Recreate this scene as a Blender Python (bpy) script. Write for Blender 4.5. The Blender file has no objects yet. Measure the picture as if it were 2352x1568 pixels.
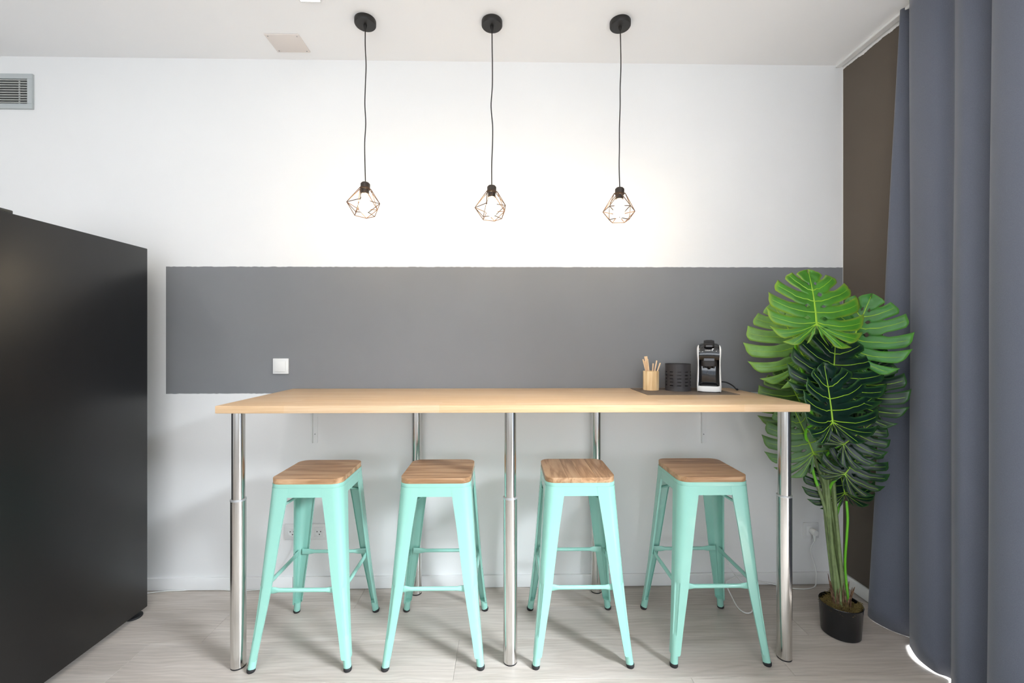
import bpy, bmesh, math, random
from mathutils import Vector, Matrix
rnd = random.Random(7)
S = bpy.context.scene
C = S.collection
R = math.radians

# ------------------------------------------------------------------ camera
# back wall is the plane y = 0, the room lies towards -y, floor z = 0
F = 1000.0                     # focal length in pixels of the 2352-wide frame
CAM = Vector((0.0, -2.40, 1.35))
YAW = R(1.0)                   # turned slightly to the right
cam_d = bpy.data.cameras.new('camera')
cam = bpy.data.objects.new('camera', cam_d)
C.objects.link(cam)
cam.location = CAM
cam.rotation_euler = (R(90), 0, -YAW)
cam_d.sensor_width = 36.0
cam_d.lens = 36.0 * F / 2352.0
cam_d.clip_start = 0.02
S.camera = cam
FWD = Vector((math.sin(YAW), math.cos(YAW), 0))
RGT = Vector((math.cos(YAW), -math.sin(YAW), 0))

def ray(px, py):
    return FWD + RGT * ((px - 1176) / F) + Vector((0, 0, (784 - py) / F))
def P(px, py, d):              # point seen at a pixel, d metres from the camera towards the wall
    r = ray(px, py)
    return CAM + r * (d / r.y)
def PZ(px, py, z):             # point seen at a pixel on a horizontal plane
    r = ray(px, py)
    return CAM + r * ((z - CAM.z) / r.z)
def D(d):                      # depth from camera -> world y
    return d - 2.40

# ------------------------------------------------------------------ world, sun, daylight, exposure
S.view_settings.view_transform = 'Standard'
S.view_settings.look = 'None'
S.view_settings.gamma = 1.0
S.view_settings.use_curve_mapping = False
S.view_settings.exposure = 0.0
W = bpy.data.worlds.new('sky')
S.world = W
W.use_nodes = True
bg = W.node_tree.nodes['Background']
bg.inputs[0].default_value = (0.72, 0.84, 1.0, 1)
bg.inputs[1].default_value = 1.6

sun_d = bpy.data.lights.new('sun', 'SUN')
sun_d.energy = 26.0
sun_d.angle = R(0.6)
sun_d.color = (1.0, 0.98, 0.95)
sun = bpy.data.objects.new('sun', sun_d)
C.objects.link(sun)
sun.rotation_euler = Vector((-0.26, 0.05, -1.0)).to_track_quat('-Z', 'Y').to_euler()

def area(name, loc, aim, w, h, power, col):
    l = bpy.data.lights.new(name, 'AREA')
    l.shape = 'RECTANGLE'; l.size = w; l.size_y = h
    l.energy = power; l.color = col
    o = bpy.data.objects.new(name, l)
    C.objects.link(o)
    o.location = loc
    o.rotation_euler = Vector(aim).to_track_quat('-Z', 'Z').to_euler()
    return o
# daylight entering by the glazed door (right wall) and by the window behind the camera
area('daylight_glazed_door', (4.3, D(-1.25), 3.6), (-4.9, 3.1, -3.5), 1.5, 1.5, 1350, (0.84, 0.92, 1.0))
area('daylight_rear_window', (-0.6, D(-2.62), 1.55), (0, 1, 1.6), 4.2, 2.1, 100, (0.93, 0.96, 1.0))

# ------------------------------------------------------------------ materials
def srgb(r, g, b):
    f = lambda c: (c / 255 / 12.92) if c / 255 <= 0.04045 else ((c / 255 + 0.055) / 1.055) ** 2.4
    return (f(r), f(g), f(b), 1)
MATS = {}
def mat(name, col, rough=0.5, metal=0.0, spec=0.5, coat=0.0):
    m = bpy.data.materials.new(name)
    m.use_nodes = True
    b = m.node_tree.nodes['Principled BSDF']
    b.inputs['Base Color'].default_value = (col[0], col[1], col[2], 1)
    b.inputs['Roughness'].default_value = rough
    b.inputs['Metallic'].default_value = metal
    b.inputs['Specular IOR Level'].default_value = spec
    b.inputs['Coat Weight'].default_value = coat
    MATS[name] = m
    return m
def N(m, t, **kw):
    n = m.node_tree.nodes.new(t)
    for k, v in kw.items():
        if hasattr(n, k): setattr(n, k, v)
    return n
def L(m, a, b):
    m.node_tree.links.new(a, b)
def bsdf(m):
    return m.node_tree.nodes['Principled BSDF']
def mapping(m, scale, rand=False, kind='Object'):
    tc = N(m, 'ShaderNodeTexCoord')
    mp = N(m, 'ShaderNodeMapping')
    mp.inputs['Scale'].default_value = scale
    L(m, tc.outputs[kind], mp.inputs['Vector'])
    if rand:
        oi = N(m, 'ShaderNodeObjectInfo')
        mu = N(m, 'ShaderNodeMath', operation='MULTIPLY'); mu.inputs[1].default_value = 37.0
        L(m, oi.outputs['Random'], mu.inputs[0])
        cb = N(m, 'ShaderNodeCombineXYZ')
        for i in range(3): L(m, mu.outputs[0], cb.inputs[i])
        L(m, cb.outputs[0], mp.inputs['Location'])
    return mp.outputs[0]
def noise(m, vec, scale, detail=4, rough=0.55, dist=0.0):
    n = N(m, 'ShaderNodeTexNoise')
    n.inputs['Scale'].default_value = scale
    n.inputs['Detail'].default_value = detail
    n.inputs['Roughness'].default_value = rough
    n.inputs['Distortion'].default_value = dist
    L(m, vec, n.inputs['Vector'])
    return n.outputs['Fac']
def ramp(m, fac, stops):
    r = N(m, 'ShaderNodeValToRGB')
    e = r.color_ramp.elements
    while len(e) > 1: e.remove(e[-1])
    e[0].position, e[0].color = stops[0][0], tuple(stops[0][1][:3]) + (1,)
    for p, c in stops[1:]:
        x = e.new(p); x.color = tuple(c[:3]) + (1,)
    L(m, fac, r.inputs[0])
    return r.outputs[0]
def mixc(m, fac, a, b, mode='MIX'):
    n = N(m, 'ShaderNodeMix', data_type='RGBA', blend_type=mode)
    for sock, v in ((n.inputs[0], fac), (n.inputs[6], a), (n.inputs[7], b)):
        if isinstance(v, (int, float)): sock.default_value = v
        elif isinstance(v, (tuple, list)): sock.default_value = tuple(v[:3]) + (1,)
        else: L(m, v, sock)
    return n.outputs[2]
def bump(m, h, strength, dist=0.002):
    b = N(m, 'ShaderNodeBump')
    b.inputs['Strength'].default_value = strength
    b.inputs['Distance'].default_value = dist
    L(m, h, b.inputs['Height'])
    L(m, b.outputs[0], bsdf(m).inputs['Normal'])
def speckle(m, base, scale=6, amt=0.06, bstr=0.0, bscale=180):
    v = mapping(m, (1, 1, 1))
    f = noise(m, v, scale, 3)
    lo = tuple(c * (1 - amt) for c in base[:3]); hi = tuple(min(1, c * (1 + amt)) for c in base[:3])
    L(m, ramp(m, f, [(0.3, lo), (0.7, hi)]), bsdf(m).inputs['Base Color'])
    if bstr: bump(m, noise(m, v, bscale, 3), bstr)
    return m

speckle(mat('wall_white', (0.86, 0.86, 0.85), 0.85, spec=0.2), (0.86, 0.86, 0.85), 1.5, 0.012, 0.12, 160)
speckle(mat('ceiling_white', (0.92, 0.92, 0.92), 0.9, spec=0.2), (0.92, 0.92, 0.92), 1.2, 0.012, 0.05, 160)
speckle(mat('band_grey', srgb(132, 133, 136), 0.8, spec=0.25), srgb(132, 133, 136), 3, 0.02, 0.12, 170)
speckle(mat('panel_brown', srgb(98, 90, 82), 0.85, spec=0.2), srgb(98, 90, 82), 3, 0.04, 0.15, 170)
speckle(mat('trim_white', (0.84, 0.84, 0.83), 0.45), (0.84, 0.84, 0.83), 3, 0.015)
mat('plastic_white', (0.82, 0.82, 0.80), 0.35)
mat('socket_white', (0.82, 0.82, 0.81), 0.4)
mat('plate_white', srgb(226, 218, 212), 0.5)
mat('vent_grey', srgb(186, 192, 192), 0.5)
mat('vent_slat', srgb(188, 190, 186), 0.45)
mat('vent_dark', (0.05, 0.05, 0.05), 0.9)
mat('fridge_black', srgb(6, 6, 7), 0.35, spec=0.6)
mat('fridge_trim', srgb(60, 60, 55), 0.5)
mat('rubber_black', (0.012, 0.012, 0.013), 0.6)
mat('black_metal', srgb(30, 28, 26), 0.45, spec=0.4)
mat('cage_metal', srgb(74, 48, 30), 0.45, metal=0.4)
mat('socket_brown', srgb(46, 36, 28), 0.5)
mat('cord_black', srgb(36, 30, 28), 0.7)
mat('white_cable', (0.78, 0.78, 0.76), 0.4)
mat('matte_black', srgb(34, 33, 34), 0.55, spec=0.4)
mat('holder_black', srgb(54, 52, 54), 0.5, spec=0.4)
mat('gloss_black', (0.006, 0.006, 0.007), 0.08, spec=0.6, coat=0.5)
mat('dark_plastic', srgb(36, 30, 27), 0.5)
mat('soft_grey', srgb(96, 98, 104), 0.4)
mat('gloss_white', (0.85, 0.85, 0.84), 0.18)
mat('print_white', (0.9, 0.9, 0.9), 0.5)
speckle(mat('mat_brown', srgb(112, 98, 86), 0.7), srgb(112, 98, 86), 60, 0.08, 0.2, 400)
mat('gap_dark', (0.06, 0.055, 0.05), 0.9)
mat('mint', srgb(144, 198, 183), 0.24, spec=0.5, coat=0.4)
mat('screw_metal', (0.35, 0.35, 0.35), 0.4, metal=0.8)
mat('pot_black', srgb(20, 21, 23), 0.22)
mat('bulb_glow', (1, 0.8, 0.5), 0.3)
b = bsdf(MATS['bulb_glow'])
b.inputs['Emission Color'].default_value = (1.0, 0.80, 0.52, 1)
b.inputs['Emission Strength'].default_value = 66.0
mat('fill_panel_glow', (1, 1, 1), 0.5)
b = bsdf(MATS['fill_panel_glow'])
b.inputs['Emission Color'].default_value = (1.0, 0.97, 0.92, 1)
b.inputs['Emission Strength'].default_value = 120.0

mat('panel_dim', (1, 1, 1), 0.5)
b = bsdf(MATS['panel_dim'])
b.inputs['Emission Color'].default_value = (1.0, 0.98, 0.95, 1)
b.inputs['Emission Strength'].default_value = 8.0

# brushed steel: fine vertical streaks
m = mat('steel', (0.66, 0.65, 0.63), 0.2, metal=1.0)
v = mapping(m, (90, 90, 1.5))
f = noise(m, v, 4, 3)
L(m, ramp(m, f, [(0.3, (0.60, 0.59, 0.57)), (0.7, (0.74, 0.73, 0.71))]), bsdf(m).inputs['Base Color'])
mr = N(m, 'ShaderNodeMapRange'); mr.inputs[3].default_value = 0.14; mr.inputs[4].default_value = 0.26
L(m, f, mr.inputs[0]); L(m, mr.outputs[0], bsdf(m).inputs['Roughness'])
mat('steel_ring', (0.55, 0.56, 0.57), 0.35, metal=0.7)

# window glass lets light pass
m = mat('window_glass', (1, 1, 1), 0.0)
nt = m.node_tree
tr = N(m, 'ShaderNodeBsdfTransparent'); gl = N(m, 'ShaderNodeBsdfGlossy')
gl.inputs['Roughness'].default_value = 0.02
mx = N(m, 'ShaderNodeMixShader'); mx.inputs[0].default_value = 0.08
L(m, tr.outputs[0], mx.inputs[1]); L(m, gl.outputs[0], mx.inputs[2])
L(m, mx.outputs[0], nt.nodes['Material Output'].inputs['Surface'])

def wood(name, dark, mid, light, sc, rough, ring=8.0, rand=True, spec=0.4, bstr=0.12, knots=0.0, wave=0.0):
    """grain runs along local x"""
    m = mat(name, mid, rough, spec=spec)
    v = mapping(m, sc, rand)
    big = noise(m, v, 1.0, 3, 0.5, 0.6)
    mu = N(m, 'ShaderNodeMath', operation='MULTIPLY'); mu.inputs[1].default_value = ring
    L(m, big, mu.inputs[0])
    fr = N(m, 'ShaderNodeMath', operation='PINGPONG'); fr.inputs[1].default_value = 1.0
    L(m, mu.outputs[0], fr.inputs[0])
    v2 = mapping(m, (sc[0] * 2.2, sc[1] * 14, sc[2] * 14), rand)
    fine = noise(m, v2, 1.5, 5, 0.65)
    ad = N(m, 'ShaderNodeMix', data_type='FLOAT'); ad.inputs[0].default_value = 0.55
    L(m, fr.outputs[0], ad.inputs[2]); L(m, fine, ad.inputs[3])
    col = ramp(m, ad.outputs[0], [(0.22, dark), (0.5, mid), (0.8, light)])
    if rand:
        oi = N(m, 'ShaderNodeObjectInfo')
        tint = ramp(m, oi.outputs['Random'], [(0, (0.88, 0.87, 0.86)), (1, (1.08, 1.07, 1.06))])
        col = mixc(m, 1.0, col, tint, 'MULTIPLY')
    if knots:
        vk = mapping(m, (sc[0] * 0.9, sc[1] * 0.75, 1), rand)
        vo = N(m, 'ShaderNodeTexVoronoi'); vo.inputs['Scale'].default_value = 1.4
        L(m, vk, vo.inputs['Vector'])
        kf = ramp(m, vo.outputs['Distance'], [(0.0, (0.66, 0.63, 0.6)), (0.16, (1, 1, 1))])
        col = mixc(m, knots, col, mixc(m, 1.0, col, kf, 'MULTIPLY'))
    if wave:
        vw = mapping(m, (0.32, 1, 1), rand)
        wv = N(m, 'ShaderNodeTexWave', wave_type='BANDS', bands_direction='Y', wave_profile='SIN')
        for kk, vv in (('Scale', 16.0), ('Distortion', 9.0), ('Detail', 3.0), ('Detail Scale', 0.9), ('Detail Roughness', 0.45)): wv.inputs[kk].default_value = vv
        L(m, vw, wv.inputs['Vector'])
        vf = mapping(m, (9, 220, 220), rand)
        fg_ = noise(m, vf, 1.0, 3, 0.6)
        col = mixc(m, 1.0, col, ramp(m, wv.outputs['Fac'], [(0.0, (1 - wave,) * 3), (0.5, (1.0,) * 3), (1.0, (1 + wave * .5,) * 3)]), 'MULTIPLY')
        col = mixc(m, 1.0, col, ramp(m, fg_, [(0.3, (0.93, 0.925, 0.92)), (0.7, (1.05, 1.05, 1.05))]), 'MULTIPLY')
    L(m, col, bsdf(m).inputs['Base Color'])
    bump(m, ad.outputs[0], bstr, 0.001)
    return m
wood('floor_oak', srgb(178, 169, 160), srgb(192, 184, 176), srgb(202, 195, 188), (1.3, 9, 9), 0.40, 4.0, spec=0.4, bstr=0.08, knots=0.6, wave=0.06)
wood('seat_wood', srgb(146, 108, 74), srgb(184, 146, 110), srgb(200, 166, 130), (2.6, 26, 26), 0.38, 5.0)
wood('cup_wood', srgb(226, 186, 132), srgb(240, 212, 166), srgb(246, 224, 186), (3, 24, 24), 0.6, 4.0)
wood('stirrer_wood', srgb(226, 180, 132), srgb(238, 200, 156), srgb(244, 214, 176), (6, 40, 40), 0.7, 2.0)
wood('bark', srgb(70, 50, 38), srgb(112, 84, 66), srgb(150, 122, 98), (20, 60, 60), 0.9, 3.0)

# table top: glued pale lamellae, seen from some distance
m = mat('table_wood', srgb(232, 200, 156), 0.42, spec=0.35)
v = mapping(m, (1, 1, 1))
br = N(m, 'ShaderNodeTexBrick')
br.inputs['Scale'].default_value = 1.0
br.inputs['Brick Width'].default_value = 0.62
br.inputs['Row Height'].default_value = 0.042
br.inputs['Mortar Size'].default_value = 0.0
br.inputs['Color1'].default_value = srgb(222, 192, 157)
br.inputs['Color2'].default_value = srgb(217, 182, 141)
br.inputs['Mortar'].default_value = srgb(226, 190, 142)
L(m, v, br.inputs['Vector'])
g = noise(m, mapping(m, (2.2, 55, 55)), 2.0, 5, 0.6)
gr = ramp(m, g, [(0.3, (0.90, 0.86, 0.80)), (0.6, (1.03, 1.03, 1.03))])
L(m, mixc(m, 1.0, br.outputs['Color'], gr, 'MULTIPLY'), bsdf(m).inputs['Base Color'])

# curtain cloth
m = mat('curtain_cloth', srgb(96, 101, 112), 0.75, spec=0.25)
v = mapping(m, (500, 500, 500))
f = noise(m, v, 1.0, 2)
L(m, ramp(m, f, [(0.3, srgb(90, 95, 108)), (0.7, srgb(100, 105, 118))]), bsdf(m).inputs['Base Color'])
bsdf(m).inputs['Sheen Weight'].default_value = 0.25
bump(m, f, 0.1, 0.0005)

# leaves: margin colour comes from an attribute (yellowish rim and veins are in the leaf itself)
def leaf_mat(name, inner, rim, rough):
    m = mat(name, inner, rough, spec=0.45)
    at = N(m, 'ShaderNodeAttribute'); at.attribute_name = 'rim'
    v = mapping(m, (1, 1, 1), True)
    f = noise(m, v, 14, 4)
    base = ramp(m, f, [(0.3, tuple(c * 0.75 for c in inner[:3])), (0.7, tuple(c * 1.2 for c in inner[:3]))])
    L(m, mixc(m, at.outputs['Fac'], base, rim), bsdf(m).inputs['Base Color'])
    return m
leaf_mat('leaf_light', srgb(64, 122, 34), srgb(136, 166, 44), 0.34)
leaf_mat('leaf_backlit_tint', srgb(112, 158, 78), srgb(134, 176, 70), 0.4)  # backlit look of this leaf painted as a paler green
leaf_mat('leaf_mid', srgb(44, 108, 36), srgb(92, 150, 60), 0.34)
leaf_mat('leaf_dark', srgb(9, 37, 27), srgb(50, 92, 36), 0.3)
leaf_mat('leaf_olive', srgb(70, 100, 48), srgb(108, 142, 56), 0.4)
leaf_mat('leaf_greygreen', srgb(82, 116, 74), srgb(104, 146, 74), 0.42)
mat('vein_lime', srgb(140, 182, 44), 0.4)
mat('stem_lime', srgb(108, 190, 40), 0.4)
speckle(mat('stem_olive', srgb(112, 130, 82), 0.5), srgb(112, 130, 82), 30, 0.2)
speckle(mat('moss', srgb(112, 96, 52), 0.95), srgb(112, 96, 52), 90, 0.45)
mat('soil', srgb(60, 46, 30), 0.95)

# ------------------------------------------------------------------ geometry helpers
def link(name, me, material=None, parent=None, smooth=True, angle=40):
    o = bpy.data.objects.new(name, me)
    C.objects.link(o)
    if material: me.materials.append(MATS[material])
    if parent: o.parent = parent
    if smooth and len(me.polygons):
        me.polygons.foreach_set('use_smooth', [True] * len(me.polygons))
        try: me.set_sharp_from_angle(angle=R(angle))
        except Exception: pass
    return o
def from_bm(name, bm, material=None, parent=None, smooth=True, angle=40):
    bmesh.ops.recalc_face_normals(bm, faces=bm.faces)
    me = bpy.data.meshes.new(name)
    bm.to_mesh(me); bm.free()
    return link(name, me, material, parent, smooth, angle)
def tag(o, label=None, cat=None, group=None, kind=None):
    if label: o['label'] = label
    if cat: o['category'] = cat
    if group: o['group'] = group
    if kind: o['kind'] = kind
    return o
def thing(name, loc, label, cat, group=None, rz=0.0):
    o = bpy.data.objects.new(name, None)
    C.objects.link(o)
    o.empty_display_size = 0.05
    o.location = loc; o.rotation_euler = (0, 0, rz)
    return tag(o, label, cat, group)
def copy_tree(o, parent=None):
    c = o.copy(); C.objects.link(c)
    if parent: c.parent = parent
    for ch in list(o.children): copy_tree(ch, c)
    return c
def box(bm, x0, x1, y0, y1, z0, z1, bev=0.0, seg=2):
    vs = [bm.verts.new((x, y, z)) for z in (z0, z1) for y in (y0, y1) for x in (x0, x1)]
    fs = [bm.faces.new([vs[i] for i in q]) for q in ((0, 2, 3, 1), (4, 5, 7, 6), (0, 1, 5, 4), (2, 6, 7, 3), (0, 4, 6, 2), (1, 3, 7, 5))]
    if bev > 0:
        es = list({e for f in fs for e in f.edges})
        bmesh.ops.bevel(bm, geom=es, offset=bev, segments=seg, profile=0.5, affect='EDGES')
def boxo(name, b6, material, parent=None, bev=0.0, seg=2):
    bm = bmesh.new(); box(bm, *b6, bev, seg)
    return from_bm(name, bm, material, parent)
def lathe(bm, prof, seg=32, cx=0, cy=0, cz=0, closed=False):
    rings = []
    for r, z in prof:
        if r < 1e-6: rings.append([bm.verts.new((cx, cy, cz + z))])
        else: rings.append([bm.verts.new((cx + r * math.cos(2 * math.pi * k / seg), cy + r * math.sin(2 * math.pi * k / seg), cz + z)) for k in range(seg)])
    pairs = list(zip(rings, rings[1:]))
    if closed: pairs.append((rings[-1], rings[0]))
    for a, b2 in pairs:
        for k in range(seg):
            k2 = (k + 1) % seg
            if len(a) == 1 and len(b2) == 1: continue
            if len(a) == 1: bm.faces.new((a[0], b2[k], b2[k2]))
            elif len(b2) == 1: bm.faces.new((a[k], b2[0], a[k2]))
            else: bm.faces.new((a[k], b2[k], b2[k2], a[k2]))
def tube(bm, pts, rad, seg=8, cap=True):
    pts = [Vector(p) for p in pts]
    rads = rad if isinstance(rad, (list, tuple)) else [rad] * len(pts)
    prev = None; rings = []
    for i, p in enumerate(pts):
        t = (pts[min(i + 1, len(pts) - 1)] - pts[max(i - 1, 0)]).normalized()
        if prev is None:
            a = Vector((0, 0, 1)) if abs(t.z) < 0.9 else Vector((1, 0, 0))
            n = t.cross(a).normalized()
        else:
            n = (prev - t * prev.dot(t)).normalized()
        prev = n
        b2 = t.cross(n)
        r = rads[i]
        ra, rb = r if isinstance(r, tuple) else (r, r)
        rings.append([bm.verts.new(p + n * (ra * math.cos(2 * math.pi * k / seg)) + b2 * (rb * math.sin(2 * math.pi * k / seg))) for k in range(seg)])
    for a, b2 in zip(rings, rings[1:]):
        for k in range(seg):
            k2 = (k + 1) % seg
            bm.faces.new((a[k], a[k2], b2[k2], b2[k]))
    if cap:
        bm.faces.new(list(reversed(rings[0]))); bm.faces.new(rings[-1])
def catmull(pts, n=8):
    pts = [Vector(p) for p in pts]
    out = []
    for i in range(len(pts) - 1):
        p0 = pts[max(i - 1, 0)]; p1 = pts[i]; p2 = pts[i + 1]; p3 = pts[min(i + 2, len(pts) - 1)]
        for k in range(n):
            t = k / n
            out.append(0.5 * ((2 * p1) + (p2 - p0) * t + (2 * p0 - 5 * p1 + 4 * p2 - p3) * t * t + (3 * p1 - p0 - 3 * p2 + p3) * t ** 3))
    out.append(pts[-1])
    return out
def prism(bm, poly, z0, z1, bev=0.0, seg=2):
    a = [bm.verts.new((x, y, z0)) for x, y in poly]
    c = [bm.verts.new((x, y, z1)) for x, y in poly]
    n = len(poly)
    fs = [bm.faces.new(list(reversed(a))), bm.faces.new(c)]
    for k in range(n):
        bm.faces.new((a[k], a[(k + 1) % n], c[(k + 1) % n], c[k]))
    if bev:
        es = list({e for f in fs for e in f.edges})
        bmesh.ops.bevel(bm, geom=es, offset=bev, segments=seg, profile=0.5, affect='EDGES')
def rrect(hx, hy, r, seg=6):
    out = []
    for cx, cy, a0 in ((hx - r, hy - r, 0), (-hx + r, hy - r, 90), (-hx + r, -hy + r, 180), (hx - r, -hy + r, 270)):
        for k in range(seg + 1):
            a = R(a0 + 90 * k / seg)
            out.append((cx + r * math.cos(a), cy + r * math.sin(a)))
    return out
def clip(poly, axis, lo, hi):
    def half(pl, f):
        out = []
        for i in range(len(pl)):
            p, q = pl[i], pl[(i + 1) % len(pl)]
            fp, fq = f(p), f(q)
            if fp >= 0: out.append(p)
            if fp * fq < 0:
                t = fp / (fp - fq)
                out.append((p[0] + (q[0] - p[0]) * t, p[1] + (q[1] - p[1]) * t))
        return out
    return half(half(poly, lambda p: p[axis] - lo), lambda p: hi - p[axis])

# ------------------------------------------------------------------ room shell
XR, XL, YB, ZC = 1.890, -4.0, D(-2.6), 2.890
DOOR0, DOOR1, DOORH = D(1.93), D(-0.6), 2.30       # glazed door opening in the right wall (world y)

fl = boxo('floor', (XL - 0.1, XR + 0.5, YB - 0.1, 0.1, -0.10, -0.006), 'gap_dark')
tag(fl, kind='structure')
rows = [0.06, D(2.217), D(1.977), D(1.737)]
while rows[-1] > YB: rows.append(rows[-1] - 0.24)
plank_cache = {}
for i in range(len(rows) - 1):
    y1, y0 = rows[i], rows[i + 1]
    # plank ends; the row seen at mid floor has a joint under the table's middle
    start = {0: 0.62, 1: -1.36, 2: -0.205, 3: 0.75}.get(i, rnd.uniform(-1, 1))
    xs = sorted([start + 1.38 * k for k in range(-5, 5)])
    for xa, xb in zip(xs, xs[1:]):
        a, b2 = max(xa, XL), min(xb, XR + 0.3)
        if b2 - a < 0.05: continue
        key = (round(b2 - a, 4), round(y1 - y0, 4))
        g = 0.0004
        if key not in plank_cache:
            bm = bmesh.new()
            hx, hy = (b2 - a) / 2 - g, (y1 - y0) / 2 - g
            box(bm, -hx, hx, -hy, hy, -0.006, 0.0, 0.0007, 1)
            bmesh.ops.recalc_face_normals(bm, faces=bm.faces)
            me = bpy.data.meshes.new('plank'); bm.to_mesh(me); bm.free()
            me.materials.append(MATS['floor_oak'])
            plank_cache[key] = me
        o = bpy.data.objects.new('plank', plank_cache[key])
        C.objects.link(o)
        o.location = ((a + b2) / 2, (y0 + y1) / 2, 0)
        o.parent = fl

tag(boxo('ceiling', (XL - 0.1, XR + 0.5, YB - 0.1, 0.1, ZC, ZC + 0.12), 'ceiling_white'), kind='structure')
wb = tag(boxo('wall_back', (XL - 0.1, XR + 0.3, 0.0, 0.15, 0, ZC), 'wall_white'), kind='structure')
tag(boxo('wall_left', (XL - 0.15, XL, YB, 0.0, 0, ZC), 'wall_white'), kind='structure')
bm = bmesh.new()
box(bm, XR, XR + 0.22, DOOR0, 0.0, 0, ZC)
box(bm, XR, XR + 0.22, DOOR1, DOOR0, DOORH, ZC)
box(bm, XR, XR + 0.22, YB, DOOR1, 0, ZC)
wr = tag(from_bm('wall_right', bm, 'wall_white'), kind='structure')
bm = bmesh.new()
wx0, wx1, wz0, wz1 = -2.7, 1.5, 0.5, 2.6
box(bm, XL, wx0, YB - 0.15, YB, 0, ZC); box(bm, wx1, XR, YB - 0.15, YB, 0, ZC)
box(bm, wx0, wx1, YB - 0.15, YB, 0, wz0); box(bm, wx0, wx1, YB - 0.15, YB, wz1, ZC)
tag(from_bm('wall_front', bm, 'wall_white'), kind='structure')

# window behind the camera and the glazed door beside it
def glazing(name, horiz, a0, a1, z0, z1, at, n):
    bm = bmesh.new()
    def bar(p0, p1, q0, q1):
        if horiz: box(bm, p0, p1, at - 0.03, at + 0.03, q0, q1, 0.004, 1)
        else: box(bm, at - 0.03, at + 0.03, p0, p1, q0, q1, 0.004, 1)
    bar(a0, a1, z0, z0 + 0.05); bar(a0, a1, z1 - 0.05, z1)
    for k in range(n + 1):
        c = a0 + (a1 - a0) * k / n
        bar(max(a0, c - 0.03), min(a1, c + 0.03), z0, z1)
    w = tag(from_bm(name, bm, 'trim_white'), kind='structure')
    for k in range(n):
        c0 = a0 + (a1 - a0) * k / n + 0.02; c1 = a0 + (a1 - a0) * (k + 1) / n - 0.02
        if horiz: boxo('pane', (c0, c1, at - 0.003, at + 0.003, z0 + 0.04, z1 - 0.04), 'window_glass', w)
        else: boxo('pane', (at - 0.003, at + 0.003, c0, c1, z0 + 0.04, z1 - 0.04), 'window_glass', w)
glazing('window_1', True, wx0, wx1, wz0, wz1, YB - 0.08, 3)
glazing('door_1', False, DOOR1, DOOR0, 0.0, DOORH, XR + 0.14, 2)

# painted grey band on the back wall with a hand-cut edge
def edge_slab(name, x0, x1, zf0, zf1, n, thick, material, parent, axis='x', base=0.0):
    bm = bmesh.new()
    cols = []
    for k in range(n + 1):
        x = x0 + (x1 - x0) * k / n
        z0, z1 = zf0(x), zf1(x)
        col = []
        for z in (z0, z1):
            for t in (0, thick):
                col.append(bm.verts.new((x, base - t, z) if axis == 'x' else (base - t, x, z)))
        cols.append(col)
    for a, c in zip(cols, cols[1:]):
        for q in ((1, 3), (0, 1), (2, 3), (0, 2)):
            bm.faces.new((a[q[0]], a[q[1]], c[q[1]], c[q[0]]))
    bm.faces.new((cols[0][0], cols[0][2], cols[0][3], cols[0][1]))
    bm.faces.new((cols[-1][0], cols[-1][1], cols[-1][3], cols[-1][2]))
    return from_bm(name, bm, material, parent, smooth=False)
jr = random.Random(3)
zt0, zt1 = P(381, 612, 2.4).z, P(1900, 614, 2.4).z
zb0, zb1 = P(381, 904, 2.4).z, P(1900, 900, 2.4).z
bx0 = P(381.5, 750, 2.4).x
lerp = lambda a, c, t: a + (c - a) * t
edge_slab('painted_band', bx0, XR, lambda x: lerp(zb0, zb1, (x - bx0) / (XR - bx0)) + jr.uniform(-.0012, .0012),
          lambda x: lerp(zt0, zt1, (x - bx0) / (XR - bx0)) + jr.uniform(-.0012, .0012), 260, 0.0008, 'band_grey', wb)
# dark painted panel of the right wall, its top edge wavering below the ceiling
edge_slab('painted_panel', DOOR0, -0.004, lambda y: 0.0, lambda y: ZC - 0.024 - 0.002 * math.sin(y * 31) - jr.uniform(0, .0035) - 0.0015 * math.sin(y * 77),
          90, 0.0008, 'panel_brown', wr, axis='y', base=XR)

# baseboards
zbb = 0.068
xs = P(672, 1330, 2.388).x
for n, (a, c) in (('baseboard_back', (XL, xs - 0.0015)), ('baseboard_back', (xs + 0.0015, XR))):
    tag(boxo(n, (a, c, -0.012, 0.0, 0.002, zbb), 'trim_white', None, 0.002), kind='structure')
tag(boxo('baseboard_right', (XR - 0.012, XR, DOOR0, -0.012, 0.002, zbb), 'trim_white', None, 0.002), kind='structure')
# curtain track on the ceiling
bm = bmesh.new()
box(bm, 1.846, 1.878, D(0.4), -0.003, ZC - 0.014, ZC, 0.002, 1)
box(bm, 1.878, 1.884, D(0.4), -0.003, ZC - 0.006, ZC, 0.001, 1)
tag(from_bm('trim_1', bm, 'trim_white'), kind='structure')

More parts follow.
